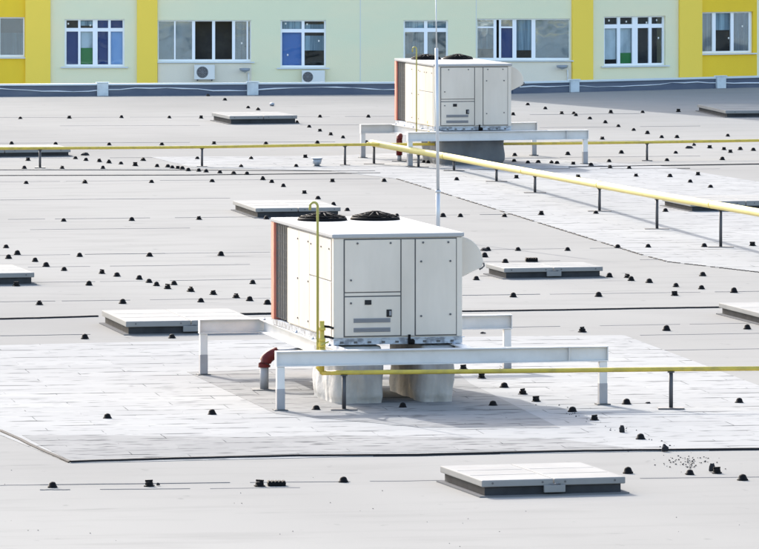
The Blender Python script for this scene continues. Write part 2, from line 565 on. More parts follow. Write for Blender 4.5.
near_labels = [
    ((107, 418), 'black cable holder alone on the white sheet, far left of the steel frame'),
    ((212, 414), 'black cable holder on the white sheet left of the nearest frame leg'),
    ((316, 411), 'black cable holder at the foot of the left wrapped duct'),
    ((403, 408), 'black cable holder in shade in front of the right wrapped duct'),
    ((493, 405), 'black cable holder standing alone in the shadow right of the ducts'),
    ((463, 369), 'black cable holder right of the duct, highest of the slanting row'),
    ((481, 378), 'second black cable holder of the slanting row right of the ducts'),
    ((504, 387), 'third black cable holder of the slanting row right of the ducts'),
    ((523, 394), 'black cable holder, upper one of the close pair in the slanting row'),
    ((536, 401), 'black cable holder, lower one of the close pair in the slanting row'),
    ((572, 411), 'black cable holder on the shadow edge left of the right frame leg'),
    ((594, 420), 'black cable holder on the shadow edge below the right frame leg'),
    ((640, 439), 'black cable holder near the long black seam, just left of the upright lump'),
    ((626, 404), 'black cable holder between the right frame leg and the pipe foot'),
    ((739, 402), 'black cable holder right of the pipe foot, on the white sheet'),
    ((628, 472), 'black cable holder behind the right corner of the front hatch'),
    ((690, 474), 'black cable holder in front of the scattered crumbs'),
    ((717, 473), 'black cable holder beside the black lump right of the crumbs'),
    ((742, 479), 'black cable holder at the far right of the front roof'),
    ((52, 486), 'black cable holder on the front seam, leftmost of its row'),
    ((149, 486), 'black cable holder on the front seam with a small crumb beside it'),
    ((260, 486), 'black cable holder directly left of the black rubber block'),
    ((344, 482), 'black cable holder on the front seam right of the black rubber block'),
]
first = [True, True]
for x, y in DOMES:
    kind = 1 if random.random() < .3 else 0
    src = (proto, proto2)[kind]
    if first[kind]:
        o = src
        first[kind] = False
    else:
        o = src.copy()
        COL.objects.link(o)
    p = gnd(x, y)
    o.location = (p.x, p.y, .004)
    o.rotation_euler = (random.uniform(-.06, .06), random.uniform(-.06, .06), random.uniform(0, 3))
    k = random.uniform(1.0, 1.2)
    o.scale = (k, k, k * random.uniform(.68, .84))
    for fn, lab in ZONES:
        if fn(x, y):
            tag(o, lab, 'cable holder', 'black cable holders: ' + lab.split('cable holder ')[1])
            break
    else:
        lab = min(near_labels, key=lambda t: (t[0][0] - x) ** 2 + (t[0][1] - y) ** 2)[1]
        tag(o, lab, 'cable holder', 'black cable holders on the front part of the roof')


def lump(x, y, wpx, hpx, label, name='bitumen_lump', seed=1):
    """an irregular low black lump"""
    p = gnd(x, y)
    s = (y - HZ) / H
    wd, hh = wpx / s, hpx / s
    m = MB()
    rnd = random.Random(seed)
    r = bmesh.ops.create_icosphere(m.bm, subdivisions=2, radius=1)
    for v in r['verts']:
        k = rnd.uniform(.78, 1.15)
        v.co = Vector((v.co.x * wd / 2 * k, v.co.y * wd / 2 * .8 * k, max(v.co.z, -.1) * hh * k + hh * .1))
    o = m.build(name, 'tar')
    o.location = (p.x, p.y, .008)
    return tag(o, label, 'roof debris')


lump(622, 433, 6, 7, 'upright black bitumen lump on the white sheet beside the slanting row of holders', seed=2)
lump(665, 452, 7, 7, 'black bitumen lump sitting right on the long black seam', seed=3)
lump(712, 472, 7, 8, 'tall black lump touching the holder right of the scattered crumbs', seed=4)
lump(158, 486, 4, 2.5, 'small black crumb beside a holder on the front seam', seed=5)
lump(85, 155.5, 9, 2.6, 'flat black lump in front of the thin yellow pipe at left', seed=6)
lump(689, 148.5, 9, 2.6, 'flat black lump near the thin yellow pipe at right', seed=7)
lump(694, 146, 4, 2.6, 'small black lump behind the flat lump near the right thin pipe', seed=8)
lump(484, 251, 8, 3, 'flat black lump behind the hood of the near unit', seed=9)
lump(208, 96.2, 4.5, 2, 'small black lump against the grey parapet foot below the outdoor air conditioner', seed=10)
lump(648, 404, 6, 1.6, 'thin flat black scrap on the white sheet left of the pipe foot', seed=11)
lump(483, 334, 6, 1.6, 'thin flat black scrap under the rear right beam of the near frame', seed=12)
# black ribbed blocks
def block(x, y, wpx, hpx, label):
    p = gnd(x, y)
    s = (y - HZ) / H
    wd, hh = wpx / s, hpx / s
    t = thing('rubber_block', label, 'rubber block', (p.x, p.y, .004), .1)
    MB().box((-wd / 2, 0, 0), (wd / 2, wd * .7, hh * .8)).build('base', 'plastic', t, .008)
    n = 5
    for i in range(n):
        cx_ = -wd / 2 + wd * (i + .5) / n
        MB().box((cx_ - wd * .07, -.002, hh * .8), (cx_ + wd * .07, wd * .7, hh)).build('rib', 'plastic', t, .004)


block(277, 486.5, 18, 5, 'black ribbed rubber block on the front seam of the roof')
block(532, 262, 12, 4, 'small black ribbed block behind the low grey hatch at centre right')

# pale hollow cap and grey funnel on the far roof
p = gnd(272, 106)
o = MB().lathe([(.06, 0), (.06, .03), (.075, .03), (.075, .075), (.05, .10), (.01, .105)], seg=14).build('roof_vent', 'funnel')
o.location = p
tag(o, 'tiny grey roof vent on the far roof behind a roof hatch', 'roof vent')
p = gnd(317, 166.3)
t = thing('roof_funnel', 'grey funnel standing on the roof left of the far steel frame', 'roof funnel', p)
MB().lathe([(.07, 0), (.07, .05), (.10, .07), (.125, .19)], seg=16).build('cone', 'funnel', t)
MB().lathe([(.125, .19), (.145, .19), (.145, .215), (.125, .215)], seg=16).build('rim', 'funnel', t)
MB().lathe([(.11, .0), (.11, .015), (.07, .02)], seg=16).build('foot', 'curb', t)

# ------------------------------------------------------------------ roof hatches
def hatch(xl, xr, yc, label, depth, curb_px, lid_px, rz=.235, latch=True, over=1.0, split=True, group='roof hatches'):
    """xl..xr front edge of the curb in the photo, yc its foot"""
    p, q = gnd(xl, yc), gnd(xr, yc)
    s = (yc - HZ) / H
    wd = (xr - xl) / s / math.cos(rz)
    ch, lh = curb_px / s, lid_px / s
    t = thing('roof_hatch', label, 'roof hatch', p, rz, group)
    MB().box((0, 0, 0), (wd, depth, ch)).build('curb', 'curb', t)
    MB().box((-.09, -.09, 0), (wd + .09, depth + .09, .018)).build('flashing', 'lap', t)
    o = .05
    xs = ((-o, wd / 2 - .008), (wd / 2 + .008, wd + o)) if split else ((-o, wd + o),)
    for a, b2 in xs:
        L = MB().box((a, -o, ch), (b2, depth + o, ch + lh)).build('lid', 'lid', t, .012)
        nb = 2
        for i in range(nb):
            px = a + (b2 - a) * (.15 + .7 * i)
            MB().tube([(px, -o - .006, ch + lh * .55), (px, -o + .004, ch + lh * .55)], .014, 8).build('rivet', 'gasket', L)
        for fr in (.33, .66):
            yy = depth * fr
            MB().box((a + .04, yy - .02, ch + lh), (b2 - .04, yy + .02, ch + lh + .0025)).build('rib', 'lid', L)
    if latch:
        m = wd / 2
        la = MB().box((m - .14, -.10, ch * .35), (m + .14, -.052, ch + .01)).build('latch', 'lid', t, .006)
        MB().tube([(m - .06, -.075, ch + .012), (m + .05, -.085, ch + .03), (m + .08, -.07, ch + .015)], .010, 8).build('hasp', 'guard', la)


hatch(484.6, 622, 497, 'pale two leaf roof hatch in the right foreground with latch in front', 1.9, 10, 6.8, .26)
hatch(128.5, 252, 335, 'wide two leaf roof hatch touching the left end of the near steel frame', 2.5, 8, 5.8, .2)
hatch(257.5, 338, 218, 'white topped roof hatch just behind the top left of the near unit', 2.9, 6, 3.9, .19, latch=False)
hatch(231, 295, 124.3, 'small far roof hatch on the strip before the parapet, left of the far unit', 2.4, 5, 3.4, latch=False)
hatch(-75, 30, 286.3, 'grey roof hatch cut by the left edge of the picture, halfway down', 2.2, 7.3, 4.8, latch=False)
hatch(-60, 67, 157.8, 'long low hatch behind the first pipe stand at the far left', 1.8, 4.2, 4.2, latch=False)
hatch(506, 600.5, 279, 'low grey hatch with front latch, right of the hood of the near unit', 1.3, 6.6, 4.3)
hatch(692, 800, 211.7, 'pale hatch half hidden behind the thick yellow pipe at right', 2.2, 5.2, 5, latch=False)
hatch(779, 900, 329, 'white hatch at the right edge with only its left side in the picture', 3.4, 7, 5)
hatch(727, 850, 117.5, 'shaded hatch in the building shadow at the upper right', 4.4, 4, 3, .14, latch=False)

# ------------------------------------------------------------------ rooftop units
UW, UD, UH = 1.96, 4.3, 1.64


def screw(x, z, par, y):
    MB().tube([(x, y - .012, z), (x, y + .002, z)], .016, 8).build('screw', 'gasket', par)


def side_screw(y, z, par, x):
    MB().tube([(x - .012, y, z), (x + .002, y, z)], .014, 8).build('screw', 'gasket', par)


def make_unit(label, loc, rz):
    t = thing('rooftop_unit', label, 'rooftop air conditioner', loc, rz, 'rooftop air conditioning units')
    rb = .085
    # base rail
    r = MB().box((.0, .0, 0), (UW, UD, rb)).build('base_rail', 'rail', t)
    for i in range(9):
        x = .1 + i * .21
        MB().box((x, -.012, .02), (x + .05, .002, .05)).build('rail_slot', 'gasket', r)
    MB().box((-.03, -.03, rb), (UW + .03, -.0, rb + .012)).build('drip_edge', 'rail', t)
    # body with coil recess at the rear left
    cy0, cy1 = UD * .74, UD * .955
    body = MB()
    body.box((0.02, 0.02, rb), (UW - .02, cy0, UH - .06))
    body.box((.16, cy0, rb), (UW - .02, UD - .02, UH - .06))
    body.build('body', 'paint', t)
    # front: gasket sheet behind panels, corner posts
    MB().box((.15, .006, rb + .03), (UW - .075, .019, UH - .075)).build('panel_gasket', 'gasket', t)
    cp = []
    MB().box((0, 0, rb + .012), (.155, .12, UH - .065)).build('corner_post', 'paint', t, .01)
    MB().box((UW - .085, 0, rb + .012), (UW, .12, UH - .065)).build('corner_post', 'paint', t, .01)
    z0, z1 = rb + .045, UH - .09
    zt = z0 + (z1 - z0) * .405
    x1, x2, x3, x4 = .172, 1.015, 1.25, 1.865
    up = MB().box((x1, -.008, zt + .075), (x2, .004, z1)).build('access_panel', 'paint2', t, .006)
    MB().box((x1, -.004, zt + .018), (x2, .005, zt + .06)).build('panel_rail', 'paint2', t)
    lo = MB().box((x1, -.008, z0), (x2, .004, zt)).build('access_panel', 'paint2', t, .006)
    mid = MB().box((x2 + .018, -.004, z0 - .01), (x3 - .018, .005, z1)).build('mullion', 'paint2', t, .004)
    rt = MB().box((x3, -.008, z0), (x4, .004, z1)).build('access_panel', 'paint2', t, .006)
    for x, z in ((x1 + .19, z1 - .05), (x2 - .15, z1 - .05), (x1 + .09, zt + .25)):
        screw(x, z, up, -.008)
    screw(x1 + .09, zt - .09, lo, -.008)
    for x, z in ((x3 + .11, z1 - .05), (x4 - .12, z1 - .05), (x3 + .08, z1 - .33), (x4 - .09, z1 - .33), (x3 + .08, z0 + .28), (x4 - .09, z0 + .3)):
        screw(x, z, rt, -.008)
    # instrument window, switch and louvres on the lower panel
    MB().box((x1 + .30, -.016, zt - .115), (x1 + .40, -.006, zt - .045)).build('display', 'darkgap', lo)
    sw = MB().box((x1 + .63, -.018, zt - .30), (x1 + .71, -.006, zt - .19)).build('switch', 'darkgap', lo, .004)
    MB().box((x1 + .67, -.024, zt - .28), (x1 + .70, -.016, zt - .21)).build('switch_knob', 'louvre', sw)
    for zz in (z0 + .195, z0 + .055):
        lv = MB()
        lv.box((x1 + .13, -.014, zz), (x1 + .69, -.007, zz + .065))
        for k in range(3):
            lv.box((x1 + .145, -.024, zz + .008 + k * .019), (x1 + .675, -.012, zz + .016 + k * .019))
        lv.build('louvre', 'louvre', lo)
    # drain trap at the foot of the mullion
    MB().tube([(x2 + .13, -.03, .0), (x2 + .13, -.035, .14)], .02, 10).build('drain_trap', 'plastic', t)
    MB().lathe([(.045, 0), (.05, .05), (.03, .075)], (x2 + .16, -.06, .0), 10).build('drain_cup', 'plastic', t)
    # left side panels: four above, four below, with a staggered joint
    MB().box((.006, .10, rb + .03), (.019, cy0 - .02, UH - .075)).build('side_gasket', 'sidegasket', t)
    ys = [.125, .92, 1.62, 2.35, cy0 - .015]
    for i in range(4):
        a, b2 = ys[i] + .007, ys[i + 1] - .007
        zj = UH * .57 if i < 2 else None
        if zj:
            p1 = MB().box((-.008, a, zj + .009), (.004, b2, z1)).build('side_panel', 'paint2', t, .004)
            p2 = MB().box((-.008, a, z0 - .02), (.004, b2, zj - .009)).build('side_panel', 'paint2', t, .004)
            side_screw(a + .12, z1 - .14, p1, -.008)
            side_screw(b2 - .12, z1 - .14, p1, -.008)
        else:
            p1 = MB().box((-.008, a, z0 - .02), (.004, b2, z1)).build('side_panel', 'paint2', t, .004)
            for k in range(3):
                side_screw(a + .06, z0 + .1 + k * .6, p1, -.008)
    # coil and its wire guard, faded red end panel
    MB().box((.06, cy0 + .01, rb + .02), (.155, cy1, UH - .07)).build('condenser_coil', 'coil', t)
    g = MB()
    n = 7
    for i in range(n + 1):
        yy = cy0 + .02 + (cy1 - cy0 - .04) * i / n
        g.box((.022, yy - .011, rb + .03), (.040, yy + .011, UH - .08))
    for i in range(13):
        zz = rb + .05 + (UH - .16 - rb) * i / 12
        g.box((.040, cy0 + .01, zz - .010), (.056, cy1, zz + .010))
    g.build('coil_guard', 'guard', t)
    MB().box((-.015, cy1 + .005, rb + .0), (.15, UD, UH - .062)).build('coil_end_panel', 'salmon', t, .006)
    # top cap
    MB().box((-.025, -.025, UH - .062), (UW + .025, UD + .01, UH)).build('top_cap', 'cap', t, .014)
    # two condenser fans near the rear
    for cx_ in (.60, 1.43):
        cyy = UD - .86
        f = MB().lathe([(.355, UH), (.385, UH), (.37, UH + .045), (.35, UH + .045), (.34, UH + .01)], (cx_, cyy, 0), 32).build('condenser_fan', 'plastic', t)
        gd = MB()
        for rr in (.09, .17, .25, .32):
            gd.tube([(cx_ + rr * math.cos(2 * PI * k / 24), cyy + rr * math.sin(2 * PI * k / 24), UH + .125 - rr * .2) for k in range(25)], .011, 6, False)
        for k in range(12):
            a = 2 * PI * k / 12
            gd.tube([(cx_ + .04 * math.cos(a), cyy + .04 * math.sin(a), UH + .125), (cx_ + .36 * math.cos(a), cyy + .36 * math.sin(a), UH + .045)], .013, 6)
        gd.build('fan_guard', 'plastic', f)
        MB().lathe([(.09, UH + .02), (.11, UH + .08), (.09, UH + .13), (.02, UH + .135)], (cx_, cyy, 0), 14).build('fan_motor', 'plastic', f)
        bl = MB()
        for k in range(4):
            a = 2 * PI * k / 4 + .3
            c, s_ = math.cos(a), math.sin(a)
            u, v = Vector((c, s_, 0)), Vector((-s_, c, 0))
            o3 = Vector((cx_, cyy, UH + .012))
            bl.prism([o3 + u * .10 - v * .06, o3 + u * .32 - v * .13, o3 + u * .32 + v * .11 + Vector((0, 0, .05)), o3 + u * .10 + v * .06 + Vector((0, 0, .03))], (0, 0, .008))
        bl.build('fan_blade', 'plastic', f)
    # rounded intake hood on the right side
    prof = []
    zt_, zb_ = UH - .075, UH - .72
    for i in range(13):
        a = i / 12
        ang = a * PI * .5
        prof.append((UW + .40 * math.sin(ang) ** 1.0, .35, zt_ - .40 * (1 - math.cos(ang))))
    prof += [(UW + .385, .35, zt_ - .455), (UW + .34, .35, zt_ - .485), (UW - .0, .35, zb_)]
    MB().prism([(x, .32, z) for x, _, z in prof], (0, 1.9, 0)).build('intake_hood', 'paint', t, .008)
    MB().tube([(UW + .405, .315, zt_ - .40), (UW + .415, .315, zt_ - .45), (UW + .38, .315, zt_ - .48), (UW + .34, .315, zt_ - .5)], .013, 8).build('hood_gasket', 'gasket', t)
    return t


T1 = 'large pale grey rooftop air conditioner in the middle foreground, on white steel beams'
T2 = 'pale grey rooftop air conditioner farther back, standing before the yellow and green building'
unit = make_unit(T1, (-.68, 96.08, .884), .229)
unit2 = copy_tree(unit)
unit2['label'] = T2
unit2.location = (1.39, 164.7, .88)
unit2.rotation_euler.z = .23
unit2.scale = (1.025, 1.0, 1.03)


# ------------------------------------------------------------------ steel frames
def ibeam(m, a, b2, h, wf, tf=.016, tw=.014):
    """I section between a and b2 (top centre line)"""
    a, b2 = Vector(a), Vector(b2)
    t = (b2 - a).normalized()
    u = Vector((-t.y, t.x, 0))
    for o, z0, z1 in (((wf / 2), -tf, 0), ((wf / 2), -h, -h + tf), ((tw / 2), -h + tf, -tf)):
        m.prism([a + u * -o + Vector((0, 0, z0)), a + u * o + Vector((0, 0, z0)), a + u * o + Vector((0, 0, z1)), a + u * -o + Vector((0, 0, z1))], b2 - a)
    return m


def make_frame(label, loc, rz, fw, fd, leg, bh, rails, joint, rear_rz):
    t = thing('steel_frame', label, 'steel frame', loc, rz, 'steel frames under the rooftop units')
    wf = .15
    bm1 = ibeam(MB(), (0, 0, leg), (fw, 0, leg), bh, wf).build('beam', 'steel', t)
    for x in (0.006, fw - .006):
        MB().box((x - .006, -wf / 2 + .004, leg - bh + .018), (x + .006, wf / 2 - .004, leg - .018)).build('end_plate', 'steel', bm1)
    MB().box((joint - .006, -wf / 2 + .01, leg - bh + .018), (joint + .006, wf / 2 - .01, leg - .018)).build('stiffener', 'steel', bm1)
    bm2 = ibeam(MB(), (0, fd, leg), (fw, fd, leg), bh, wf).build('beam', 'steel', t)
    for x in (0.006, fw - .006):
        MB().box((x - .006, fd - wf / 2 + .004, leg - bh + .018), (x + .006, fd + wf / 2 - .004, leg - .018)).build('end_plate', 'steel', bm2)
    for x in rails:
        r = ibeam(MB(), (x, wf / 2 + .003, leg - .003), (x, fd - wf / 2 - .003, leg - .003), bh * .9, .16).build('rail', 'steel', t)
        for k in range(5):
            y = .8 + k * (fd - 1.2) / 4
            MB().lathe([(.025, 0), (.025, .02), (.012, .022), (.012, .04)], (x - .055, y, leg - .003), 6).build('bolt', 'rail', r)
    for x in (.07, fw - .07):
        for y in (0, fd):
            lg = MB().box((x - .058, y - .058, .02), (x + .058, y + .058, leg - bh - .002)).build('leg', 'steel', t, .008)
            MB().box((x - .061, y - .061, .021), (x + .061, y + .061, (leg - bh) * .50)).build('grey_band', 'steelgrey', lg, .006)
            MB().box((x - .10, y - .10, 0), (x + .10, y + .10, .02)).build('foot_plate', 'gasket', lg)
    return t


make_frame('white steel beam frame on square legs carrying the near rooftop unit', (-1.52, 95.05, .007), .205, 4.99, 6.35, .872, .225, (1.02, 2.9), 4.4, 0)
make_frame('white steel beam frame carrying the far rooftop unit near the building', (.70, 164.1, .004), .27, 4.77, 4.5, .87, .235, (.9, 2.75), 4.2, 0)


# ------------------------------------------------------------------ fabric wrapped ducts under the units
def duct(label, base, rz, x0, x1, dep, hgt, bulge, seed, group, skin='fabric'):
    t = thing('wrapped_duct', label, 'air duct', base, rz, group)
    m = MB()
    rnd = random.Random(seed)
    nu, nz = 96, 18
    cxm, cym = (x0 + x1) / 2, dep / 2
    hx, hy = (x1 - x0) / 2, dep / 2
    ph = [rnd.uniform(0, 6.28) for _ in range(9)]
    rings = []
    for j in range(nz + 1):
        z = hgt * j / nz
        f = j / nz
        ring = []
        for i in range(nu):
            a = 2 * PI * i / nu + PI / 4
            c, s_ = math.cos(a), math.sin(a)
            p = 14.0
            rr = (abs(c) ** p + abs(s_) ** p) ** (-1 / p)
            wx, wy = c * rr, s_ * rr
            bl = 1 + bulge * math.sin(f * PI) * .6 - .03 * (f < .08) - bulge * .5 * f
            wr = .014 * math.sin(9 * a + ph[0] + 1.5 * f) * (1.2 - f) + .008 * math.sin(19 * a + ph[1] - 4 * f) * (1 - f * .5) + .010 * math.sin(5 * a + ph[2] + 11 * f)
            ring.append(m.bm.verts.new((cxm + wx * (hx * bl + wr), cym + wy * (hy * bl + wr), z)))
        rings.append(ring)
    for j in range(nz):
        for i in range(nu):
            f = m.bm.faces.new((rings[j][i], rings[j][(i + 1) % nu], rings[j + 1][(i + 1) % nu], rings[j + 1][i]))
            f.smooth = True
    m.bm.faces.new(rings[-1])
    o = m.build('duct_cover', skin, t)
    sd = o.modifiers.new('sub', 'SUBSURF')
    sd.levels = sd.render_levels = 1
    return t


duct('left of two grey fabric wrapped ducts under the near unit', (-.68, 96.08, .006), .229, .02, .76, 1.65, .868, .025, 1, 'wrapped ducts under the near unit')
duct('right of two grey fabric wrapped ducts under the near unit', (-.68, 96.08, .006), .229, 1.34, 1.86, 2.15, .868, .01, 2, 'wrapped ducts under the near unit')
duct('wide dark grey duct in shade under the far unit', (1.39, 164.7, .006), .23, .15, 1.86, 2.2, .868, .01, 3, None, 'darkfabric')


# ------------------------------------------------------------------ gas pipes
def add_stand(par, base, top, rad, plate=True, platew=.17):
    s = MB().tube([base + Vector((0, 0, .02)), top - Vector((0, 0, rad))], .032 if rad > .05 else .03, 10).build('stand', 'stand', par)
    MB().box(base + Vector((-platew, -.12, 0)), base + Vector((platew, .12, .022))).build('base_plate', 'stand', s)
    MB().box(top + Vector((-.05, -.05, -rad - .012)), top + Vector((.05, .05, -rad - .001))).build('saddle', 'stand', s)


def bezier_pts(pts, n=10):
    """Catmull-Rom through pts"""
    out = []
    P = [pts[0]] + list(pts) + [pts[-1]]
    for i in range(1, len(P) - 2):
        for k in range(n):
            u = k / n
            p0, p1, p2, p3 = P[i - 1], P[i], P[i + 1], P[i + 2]
            out.append(.5 * ((2 * p1) + (-p0 + p2) * u + (2 * p0 - 5 * p1 + 4 * p2 - p3) * u * u + (-p0 + 3 * p1 - 3 * p2 + p3) * u ** 3))
    out.append(P[-2])
    return out


def arc(c, r, a0, a1, u, v, n=8):
    return [c + u * (r * math.cos(a0 + (a1 - a0) * i / n)) + v * (r * math.sin(a0 + (a1 - a0) * i / n)) for i in range(n + 1)]


# thin pipe across the far roof
gp = thing('gas_pipe', 'thin yellow gas pipe running across the whole far roof on dark stands', 'gas pipe', (0, 0, 0), 0, 'yellow gas pipes on the roof')
line = [(-60, 168.3, 148.4), (40, 168, 148.2), (202, 166.7, 147), (345, 165.3, 144.7), (500, 163.5, 143.8), (647, 160.8, 142.2), (840, 158.6, 139)]
pts = []
for x, yg, yp in line:
    b0 = gnd(x, yg)
    pts.append(at(x, yp, b0.y))
MB().tube(bezier_pts(pts, 6), .036, 12).build('pipe', 'yellow', gp)
for i in (1, 2, 3, 5):
    x, yg, yp = line[i]
    add_stand(gp, gnd(x, yg), pts[i], .036, platew=.13)

# thick pale pipe that comes forward to the right
tp = thing('gas_pipe', 'thick pale yellow gas pipe sloping from the far frame to the right edge', 'gas pipe', (0, 0, 0), 0, 'yellow gas pipes on the roof')
line = [(371, 164.2, 142.8), (418.5, 167.4, 151.5), (454, 171, 157.6), (496.5, 181.8, 165.8), (535, 193, 172.8), (599.5, 211.5, 184.8), (657, 229.3, 195.2), (720.7, 247.5, 206), (800, 272, 219.8)]
pts = []
for x, yg, yp in line:
    pts.append(at(x, yp, gnd(x, yg).y))
# smooth the plan of the run a little
sm = [pts[0]] + [(pts[i - 1] + pts[i] * 2 + pts[i + 1]) / 4 for i in range(1, len(pts) - 1)] + [pts[-1]]
MB().tube(bezier_pts(pts, 8), .082, 16).build('pipe', 'cream', tp)
for q in (.22, .47, .63, .86):
    P_ = bezier_pts(pts, 8)
    i_ = int(q * (len(P_) - 1))
    d_ = (P_[i_ + 1] - P_[i_ - 1]).normalized()
    MB().tube([P_[i_] - d_ * .03, P_[i_] + d_ * .03], .087, 16).build('weld_collar', 'yellow', tp)
MB().lathe([(.05, 0), (.088, .0), (.088, .03), (.05, .03)], (0, 0, 0), 14).build('end_cap', 'yellow', tp).location = pts[0] + Vector((-.02, 0, -.015))
for i in range(8):
    x, yg, yp = line[i]
    if i == 0:
        x = 374
    g0 = gnd(x, yg)
    add_stand(tp, Vector((pts[i].x if i else g0.x, pts[i].y, 0)), Vector((pts[i].x if i else g0.x, pts[i].y, pts[i].z)), .082, platew=.26)

# near pipe with riser
np_ = thing('gas_pipe', 'bright yellow gas pipe in front of the near unit with hooked riser and valve', 'gas pipe', (0, 0, 0), 0, 'yellow gas pipes on the roof')
YP = 95.33
a0 = at(322, 373.0, YP)
seq = [(344, 372.6), (460, 371.6), (560, 370.5), (671, 369.2), (800, 368.2)]
pts = [at(x, y, YP - .2 + (x - 344) / 327 * .2) for x, y in seq]
MB().tube([a0] + pts, .034, 14).build('pipe', 'yellow', np_)
rt = at(322, 321, YP)
rv = MB().tube([a0 + Vector((0, 0, -.02)), Vector((a0.x, a0.y, rt.z))], .034, 14).build('riser', 'yellow', np_)
for z in (.86, 1.0, 1.16):
    MB().lathe([(.034, 0), (.052, .0), (.052, .045), (.034, .045)], (a0.x, a0.y, z), 12).build('flange', 'yellow', rv)
MB().lathe([(.03, 0), (.055, .02), (.055, .09), (.03, .11)], (a0.x, a0.y, .90), 12).build('valve', 'yellow', np_)
MB().tube([(a0.x - .02, a0.y - .07, .95), (a0.x + .1, a0.y - .07, 1.0)], .012, 8).build('valve_handle', 'olive', np_)
for z in (1.07, 1.22):
    MB().tube([(a0.x + .03, a0.y, z), (a0.x + .1, a0.y + .3, z - .03), (a0.x + .17, a0.y + .9, z - .1)], .018, 8).build('connector', 'plastic', np_)
    MB().lathe([(.012, -.03), (.035, -.02), (.035, .02), (.012, .03)], (a0.x + .17, a0.y + .85, z - .09), 10).build('coupling', 'plastic', np_)
vx = at(317.6, 372, YP).x
ztop = at(318, 202, YP).z
u, v = Vector((1, 0, 0)), Vector((0, 0, 1))
hook = [Vector((vx, YP + .02, .62))] + [Vector((vx, YP + .02, ztop - .09))] + arc(Vector((vx - .055, YP + .02, ztop - .06)), .055, 0, PI * 1.05, u, v, 8) + [Vector((vx - .115, YP + .02, ztop - .12))]
MB().tube(hook, .019, 10).build('vent_pipe', 'olive', np_)
MB().tube([Vector((vx - .01, YP + .01, .63)), a0 + Vector((0, 0, .015))], .03, 10).build('elbow', 'yellow', np_)
add_stand(np_, Vector((pts[0].x, pts[0].y, .007)), pts[0], .034, platew=.19)
g2 = gnd(671, 410)
add_stand(np_, Vector((pts[3].x, pts[3].y, .007)), pts[3], .034, platew=.19)

# far riser with hook beside the far unit
fr = thing('vent_riser', 'slim hooked yellow vent pipe with valve beside the far unit', 'vent pipe')
YF = 165.4
zt = at(416, 46.5, YF).z
x0 = at(416.5, 46.5, YF).x
zb = at(416.5, 137, YF).z
hook = [Vector((x0, YF, zb)), Vector((x0, YF, zt - .09))] + arc(Vector((x0 - .05, YF, zt - .06)), .05, 0, PI * 1.05, u, v, 8) + [Vector((x0 - .103, YF, zt - .14))]
MB().tube(hook, .017, 10).build('pipe', 'olive', fr)
x1 = at(429, 115, YF).x
MB().tube([(x1, YF, at(429, 144, YF).z), (x1, YF, at(429, 115, YF).z)], .034, 10).build('riser', 'yellow', fr)
MB().lathe([(.03, 0), (.05, .02), (.05, .08), (.03, .1)], (x1, YF, at(429, 124, YF).z), 12).build('valve', 'yellow', fr)
MB().tube([(x0, YF, zb), (x1, YF, zb)], .03, 10).build('elbow', 'yellow', fr)
for yy in (120, 125):
    z = at(432, yy, YF).z
    MB().tube([(x1 + .03, YF, z), (x1 + .14, YF + .1, z - .02)], .03, 8).build('connector', 'plastic', fr)


# red insulated elbows
def red_pipe(label, x, yg, ytop, ymid, rz, rad, bend):
    g0 = gnd(x, yg)
    t = thing('drain_pipe', label, 'drain pipe', g0 + Vector((0, 0, .007)), rz, 'red capped drain pipes by the frames')
    zt = at(x, ytop, g0.y).z - rad
    zm = at(x, ymid, g0.y).z
    MB().tube([(0, 0, .01), (0, 0, zm)], rad * .72, 14).build('pipe', 'steelgrey', t)
    MB().box((-.19, -.17, 0), (.19, .17, .018)).build('base_plate', 'gasket', t)
    r = bend
    pts = [Vector((0, 0, min(zm, zt - r) - .01))] + arc(Vector((r, 0, zt - r)), r, PI, PI / 2, Vector((1, 0, 0)), Vector((0, 0, 1)), 8)
    MB().tube(pts, rad, 16).build('red_bend', 'red', t)
    MB().tube([Vector((r - .01, 0, zt)), Vector((r + .5, .05, zt))], rad * .85, 14).build('outlet', 'steelgrey', t)


red_pipe('grey drain pipe with dark red bend at the left end of the near beam', 264.3, 390.5, 347.8, 364, .1, .092, .2)
red_pipe('grey drain pipe with red upper part under the far unit frame', 399.3, 161.5, 133.5, 155, 1.45, .078, .12)

# lightning mast
mt = thing('lightning_mast', 'tall slim grey lightning mast rising behind the near unit', 'mast', gnd(438, 240))
sc = (240 - HZ) / H
MB().tube([(0, 0, 0.02), (0, 0, 50 / sc)], .044, 12).build('lower_tube', 'mast', mt)
MB().tube([(0, 0, 50 / sc), (-.03, 0, 192 / sc)], .033, 12).build('middle_tube', 'mast', mt)
MB().tube([(-.03, 0, 192 / sc), (-.045, 0, 246 / sc)], [.016, .010], 8).build('rod', 'mast', mt)
MB().lathe([(.05, 0), (.06, 0), (.06, .05), (.05, .05)], (0, 0, 50 / sc - .05), 12).build('collar', 'mast', mt)
MB().lathe([(.35, 0), (.35, .06), (.30, .1)], (0, 0, 0), 20).build('ballast', 'steelgrey', mt)


